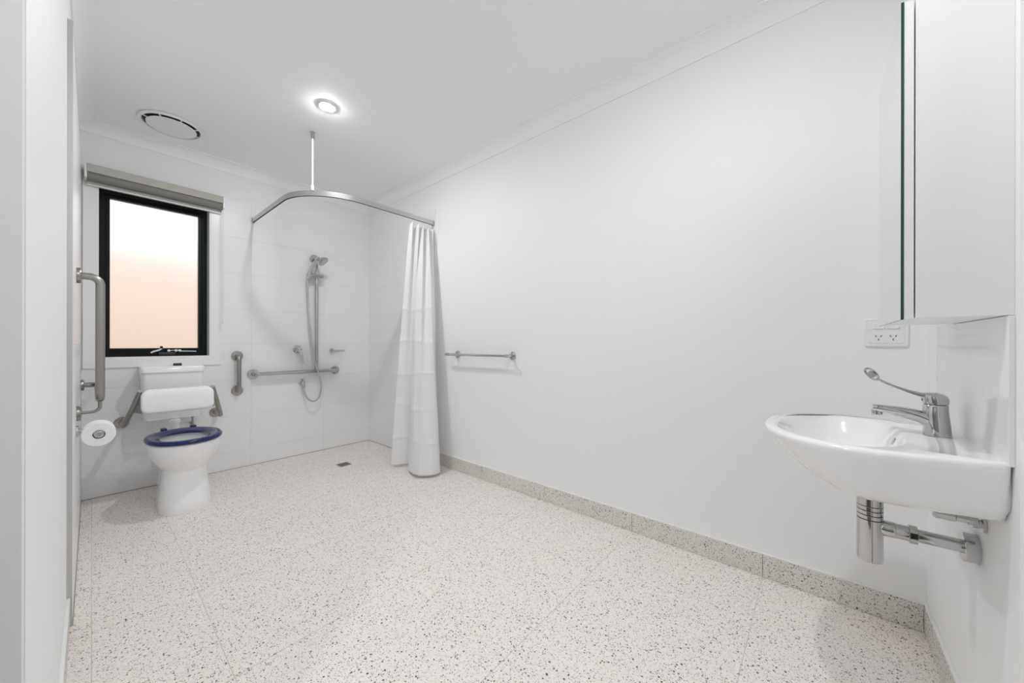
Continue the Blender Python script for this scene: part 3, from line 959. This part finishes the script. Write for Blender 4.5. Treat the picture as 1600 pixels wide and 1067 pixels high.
vt = thing('exhaust_vent', 'round white exhaust vent in the ceiling above the toilet', 'vent', (0.353, 3.36, CEIL - 0.02))
VC = (0.355, 3.362, CEIL)
bm = BM(); lathe(bm, [(0.156, 0.0), (0.156, -0.005), (0.1675, -0.005), (0.169, -0.012), (0.166, -0.015), (0.154, -0.0165), (0.148, -0.013), (0.145, 0.0)], VC, (0, 0, 1), 64, False, False)
obj('outer_ring', bm, M['white_plastic'], vt, True)
bm = BM(); lathe(bm, [(0.147, -0.0015), (0.147, -0.0005)], VC, (0, 0, 1), 48)
obj('dark_throat', bm, M['dark_slot'], vt)
bm = BM(); lathe(bm, [(0.126, -0.014), (0.1285, -0.017), (0.1265, -0.021), (0.10, -0.024), (0.0, -0.026)], VC, (0, 0, 1), 56, True, False)
obj('centre_disc', bm, M['white_plastic'], vt, True)
for k in range(8):
    a = 2 * PI * (k + 0.3) / 8
    dv = V((math.cos(a), math.sin(a), 0)); c0 = V(VC)
    bm = BM(); tube(bm, [c0 + dv * 0.120 + V((0, 0, -0.014)), c0 + dv * 0.149 + V((0, 0, -0.009))], 0.004, 8)
    obj('strut', bm, M['white_plastic'], vt)

# ------------------------------------------------------------------ floor drain
dr = thing('floor_drain', 'square steel floor drain in the shower floor', 'drain', (1.425, 3.135, 0.0))
bm = BM()
x0, x1, y0, y1 = DRAIN
x0 += .0008; x1 -= .0008; y0 += .0008; y1 -= .0008
for q in ((x0, x1, y0, y0 + 0.008), (x0, x1, y1 - 0.008, y1), (x0, x0 + 0.008, y0 + 0.008, y1 - 0.008), (x1 - 0.008, x1, y0 + 0.008, y1 - 0.008)):
    box(bm, *q, -0.0012, 0.0008)
obj('rim', bm, M['brushed'], dr)
bm = BM(); box(bm, x0 + .004, x1 - .004, y0 + .004, y1 - .004, -0.0012, -0.0008)
obj('sump', bm, M['dark_slot'], dr)
for k in range(7):
    yy = y0 + 0.012 + k * 0.0118
    bm = BM(); box(bm, x0 + 0.007, x1 - 0.007, yy, yy + 0.006, -0.001, 0.0006)
    obj('bar', bm, M['brushed'], dr)

# ------------------------------------------------------------------ power outlet
po = thing('power_outlet', 'white double power outlet on the wall beside the mirror cabinet', 'power outlet', (W, -0.193, 1.039))
PYc, PZc = -0.1935, 1.092
bm = BM()
skin_rings(bm, [[V((x, PYc + a, PZc + b_)) for a, b_ in rrect(w, h, 0.006, 4)] for x, w, h in ((W, .119, .108), (W - 0.007, .119, .108), (W - 0.010, .113, .102), (W - 0.010, .094, .083), (W - 0.0125, .091, .080))])
pl = obj('face_plate', bm, M['white_plastic'], po, True, 25)
for yc in (-0.1735, -0.2125):
    bm = BM()
    skin_rings(bm, [[V((x, yc + a, 1.116 + b_)) for a, b_ in rrect(w, h, 0.004, 4)] for x, w, h in ((W - 0.0122, .032, .022), (W - 0.0155, .032, .022), (W - 0.017, .029, .019))])
    obj('rocker_switch', bm, M['white_plastic'], po, True, 25)
    for dy, dz, rot in ((0.0070, 0.004, 30), (-0.0070, 0.004, -30), (0.0, -0.009, 0)):
        bm = BM(); box(bm, W - 0.0130, W - 0.0122, -0.0012, 0.0012, -0.0036, 0.0036)
        bmesh.ops.rotate(bm, cent=(0, 0, 0), matrix=Matrix.Rotation(math.radians(rot * -1), 3, 'X'), verts=bm.verts[:])
        bmesh.ops.translate(bm, vec=(0, yc + dy, 1.074 + dz), verts=bm.verts[:])
        obj('socket_slot', bm, M['black_plastic'], po)

# ------------------------------------------------------------------ mirror cabinet
mc = thing('mirror_cabinet', 'white shaving cabinet with a mirrored door above the basin', 'cabinet', (1.41, B, 1.10))
CX0, CX1, CZ0, CZ1 = 1.208, 1.612, 1.105, 1.826
bm = BM(); box(bm, CX0, CX1, B, -0.1655, CZ0, CZ1, 0.0008)
obj('carcass', bm, M['laminate'], mc)
bm = BM(); box(bm, CX0, CX1, -0.163, -0.1470, CZ0 - 0.002, CZ1 + 0.002, 0.0008)
dd = obj('door', bm, M['laminate'], mc)
bm = BM()
box(bm, CX0 - 0.001, CX1 + 0.001, -0.1470, -0.1425, CZ0 - 0.003, CZ1 + 0.003)
mg = obj('mirror_glass', bm, M['mirror_edge'], dd)
bm = BM(); box(bm, CX0 - 0.0005, CX1 + 0.0005, -0.1426, -0.1423, CZ0 - 0.0025, CZ1 + 0.0025)
obj('mirror_face', bm, M['mirror'], dd)
for zz in (1.20, 1.72):
    bm = BM(); box(bm, CX1 - 0.06, CX1 - 0.02, -0.1665, -0.1625, zz, zz + 0.05)
    obj('hinge', bm, M['satin_chrome'], mc)

# ------------------------------------------------------------------ splashback
bm = BM(); box(bm, 1.204, 1.768, B, B + 0.009, 0.798, 1.104, 0.001)
tag(obj('splashback', bm, M['splash']), 'glossy white tiled splashback between basin and cabinet', 'splashback')

# ------------------------------------------------------------------ basin
BX, BYc = 1.425, -0.190
bs_ = thing('wash_basin', 'white ceramic wall-hung wash basin below the mirror cabinet', 'basin', (BX, B, 0.66))
def dshape(hw, hwb, yf, yb=B + 0.0002, n=120, p=2.15):
    """outline: straight back on the wall, sides widening forward, elliptic front; list of xy by angle"""
    ym = min(-0.075, yf - 0.06)
    poly = []
    for k in range(61):
        a = PI * k / 60
        c, s = math.cos(a), math.sin(a)
        poly.append((hw * math.copysign(abs(c) ** (2 / p), c), ym + (yf - ym) * abs(s) ** (2 / p)))
    left_ = [(-hw + (hw - hwb) * (k / 10) ** 1.6, ym + (yb + 0.0 - ym) * k / 10) for k in range(1, 11)]
    right_ = [(-x, y) for x, y in left_[::-1]]
    poly = poly + left_ + right_
    # resample by angle about (0, BYc)
    out = []
    m_ = len(poly)
    for k in range(n):
        a = 2 * PI * (k + 0.5) / n
        d = (math.cos(a), math.sin(a))
        best = None
        for i in range(m_):
            x1, y1 = poly[i]; x2, y2 = poly[(i + 1) % m_]
            y1 -= BYc; y2 -= BYc
            ex, ey = x2 - x1, y2 - y1
            den = d[0] * ey - d[1] * ex
            if abs(den) < 1e-12: continue
            tt = (x1 * ey - y1 * ex) / den
            uu = (x1 * d[1] - y1 * d[0]) / den
            if tt > 0 and -1e-6 <= uu <= 1 + 1e-6:
                best = tt if best is None else max(best, tt)
        out.append((d[0] * best, BYc + d[1] * best))
    return out
def ell(cx, cy, a_, b_, n=120, p=2.2):
    out = []
    for k in range(n):
        a = 2 * PI * (k + 0.5) / n
        c, s = math.cos(a), math.sin(a)
        r = 1 / ((abs(c) / a_) ** p + (abs(s) / b_) ** p) ** (1 / p)
        out.append((cx + r * c, cy + r * s))
    return out
BZ = 0.803
lv = [(0.662, .12, .11, -0.16), (0.664, .175, .15, -0.085), (0.672, .212, .175, -0.035), (0.686, .234, .190, 0.005), (0.705, .247, .200, 0.048), (0.735, .2555, .207, 0.086), (0.762, .261, .212, 0.111),
      (0.782, .2645, .215, 0.126), (0.793, .266, .216, 0.133), (0.800, .264, .215, 0.131), (BZ, .259, .213, 0.125)]
rings = [[V((BX + x, y, z)) for x, y in dshape(hw, hwb, yf)] for z, hw, hwb, yf in lv]
rings += [[V((BX + x, y, z)) for x, y in ell(0, cy, a_, b_)] for z, cy, a_, b_ in ((BZ - 0.001, -0.040, .232, .142), (BZ - 0.006, -0.040, .226, .136), (0.775, -0.042, .212, .126), (0.740, -0.048, .185, .108), (0.710, -0.058, .145, .085), (0.692, -0.075, .085, .052), (0.686, -0.09, .03, .022))]
bm = BM(); skin_rings(bm, rings)
obj('bowl', bm, M['ceramic'], bs_, True, 70)
bm = BM(); lathe(bm, [(0.006, 0), (0.0105, 0.001), (0.0105, 0.004), (0.006, 0.005)], (BX + 0.01, -0.158, 0.778), (0, 0.8, 0.3), 18)
obj('overflow_ring', bm, M['chrome'], bs_, True)
bm = BM(); lathe(bm, [(0.024, 0), (0.024, 0.003), (0.018, 0.005)], (BX, -0.09, 0.6865), (0, 0, 1), 22)
obj('drain_plug', bm, M['chrome'], bs_, True)

# ------------------------------------------------------------------ tap
TPX, TPY = 1.466, -0.240
tap = thing('basin_mixer', 'chrome basin mixer tap with a long care lever', 'tap', (TPX, TPY, BZ))
bm = BM()
def oval(z, rx, ry, cy, n=32):
    return [V((TPX + rx * math.cos(2 * PI * k / n), cy + ry * math.sin(2 * PI * k / n), z)) for k in range(n)]
skin_rings(bm, [oval(BZ, .026, .026, TPY), oval(BZ + .004, .026, .026, TPY), oval(0.83, .024, .025, TPY + .001), oval(0.86, .0225, .024, TPY + .003), oval(0.884, .022, .023, TPY + .003), oval(0.886, .020, .021, TPY + .003)])
obj('body', bm, M['chrome'], tap, True, 50)
bm = BM()
tube(bm, spline([(TPX, TPY + 0.004, 0.838), (TPX, TPY + 0.030, 0.850), (TPX, TPY + 0.065, 0.858), (TPX, TPY + 0.105, 0.863), (TPX, TPY + 0.122, 0.864)], 6), lambda u: (0.019 - 0.009 * u, 0.019 - 0.006 * u), 20)
sp = obj('spout', bm, M['chrome'], tap, True, 50)
bm = BM(); lathe(bm, [(0.0105, 0), (0.0115, -0.004), (0.0115, -0.014), (0.009, -0.016)], (TPX, TPY + 0.114, 0.860), (0, 0.12, 1), 20)
obj('aerator', bm, M['chrome'], sp, True)
bm = BM()
skin_rings(bm, [oval(0.887, .0225, .0235, TPY + .003), oval(0.897, .0235, .0245, TPY + .003), oval(0.907, .0225, .024, TPY + .005), oval(0.914, .018, .020, TPY + .008), oval(0.917, .009, .011, TPY + .010)])
obj('lever_head', bm, M['chrome'], tap, True, 50)
bm = BM()
tube(bm, spline([(TPX, TPY + 0.004, 0.904), (TPX, TPY + 0.032, 0.910), (TPX, TPY + 0.065, 0.922), (TPX, TPY + 0.098, 0.938), (TPX, TPY + 0.112, 0.947)], 6), lambda u: (0.008 - 0.0045 * min(1, u * 1.6), 0.017 - 0.011 * min(1, u * 1.8)), 14)
# looped end of the lever
c0 = V((TPX, TPY + 0.124, 0.960)); d1 = V((0, 0.62, 0.78)).normalized(); d2 = (V((0.55, -0.65, 0.52)) - V((0.0, 0.62, 0.78)).normalized() * V((0.55, -0.65, 0.52)).dot(V((0.0, 0.62, 0.78)).normalized())).normalized()
tube(bm, [c0 + d1 * (0.019 * math.cos(a)) + d2 * (0.0105 * math.sin(a)) for a in [2 * PI * k / 24 for k in range(25)]], 0.0032, 8)
lathe(bm, [(0.001, -0.001), (0.010, -0.001), (0.010, 0.001), (0.001, 0.001)], c0, d1.cross(d2), 16)
obj('lever', bm, M['chrome'], tap, True)
bm = BM(); lathe(bm, [(0.004, 0), (0.004, 0.0015)], (TPX, TPY + 0.0265, 0.897), (0, 1, 0), 12)
obj('indicator_dot', bm, M['blue'], tap, True)

# ------------------------------------------------------------------ bottle trap
PXT, PYT = 1.430, -0.110
trp = thing('bottle_trap', 'chrome bottle trap and waste pipe under the basin', 'waste trap', (PXT, PYT, 0.44))
bm = BM()
lathe(bm, [(0.026, 0), (0.0275, 0.002), (0.0275, 0.1155)], (PXT, PYT, 0.440), (0, 0, 1), 36)
obj('bottle', bm, M['chrome'], trp, True)
for z in (0.5575, 0.5700, 0.5825):
    bm = BM(); lathe(bm, [(0.0272, 0), (0.0278, 0.0008), (0.0278, 0.0098), (0.0272, 0.0106)], (PXT, PYT, z), (0, 0, 1), 36)
    obj('collar', bm, M['chrome'], trp, True)
bm = BM(); lathe(bm, [(0.0275, 0), (0.0275, 0.0645)], (PXT, PYT, 0.595), (0, 0, 1), 36)
obj('tail', bm, M['chrome'], trp, True)
bm = BM(); lathe(bm, [(0.0262, 0), (0.0262, 0.05)], (PXT, PYT, 0.550), (0, 0, 1), 28)
obj('dark_core', bm, M['dark_slot'], trp, True)  # core coloured dark, seen as the grooves between the collars
PZT = 0.537
bm = BM(); lathe(bm, [(0.017, 0.018), (0.021, 0.026), (0.021, 0.048), (0.0195, 0.049), (0.0195, 0.075)], (PXT, PYT, PZT), (0, -1, 0), 28)
obj('branch', bm, M['chrome'], trp, True)
bm = BM(); lathe(bm, [(0.0205, 0.073), (0.0235, 0.074), (0.0235, 0.089), (0.0205, 0.090)], (PXT, PYT, PZT), (0, -1, 0), 28)
obj('nut', bm, M['chrome'], trp, True)
bm = BM(); tube(bm, [(PXT, PYT - 0.085, PZT), (PXT, B, PZT)], 0.0165, 24)
obj('waste_pipe', bm, M['chrome'], trp, True)
bm = BM(); lathe(bm, [(0.020, 0.026), (0.0335, 0.0255), (0.0350, 0.024), (0.0350, 0.0)], (PXT, B, PZT), (0, 1, 0), 36)
obj('wall_cover', bm, M['chrome'], trp, True)

sv = thing('stop_valve', 'small chrome stop valve on the wall under the basin', 'valve', (1.38, B, 0.60))
bm = BM(); lathe(bm, [(0.018, 0), (0.018, 0.006), (0.010, 0.008), (0.010, 0.02)], (1.375, B, 0.618), (0, 1, 0), 22)
obj('wall_plate', bm, M['chrome'], sv, True)
bm = BM(); lathe(bm, [(0.0075, 0.010), (0.0105, 0.012), (0.0105, 0.026), (0.0085, 0.028), (0.0085, 0.045), (0.0115, 0.047), (0.0115, 0.078), (0.0095, 0.082)], (1.375, B, 0.621), (0, 1, 0.03), 10)
obj('body', bm, M['chrome'], sv, True, 20)
bm = BM(); tube(bm, [(1.375, B + 0.062, 0.625), (1.382, B + 0.066, 0.660)], 0.005, 10)
obj('supply_hose', bm, M['hose'], sv, True)
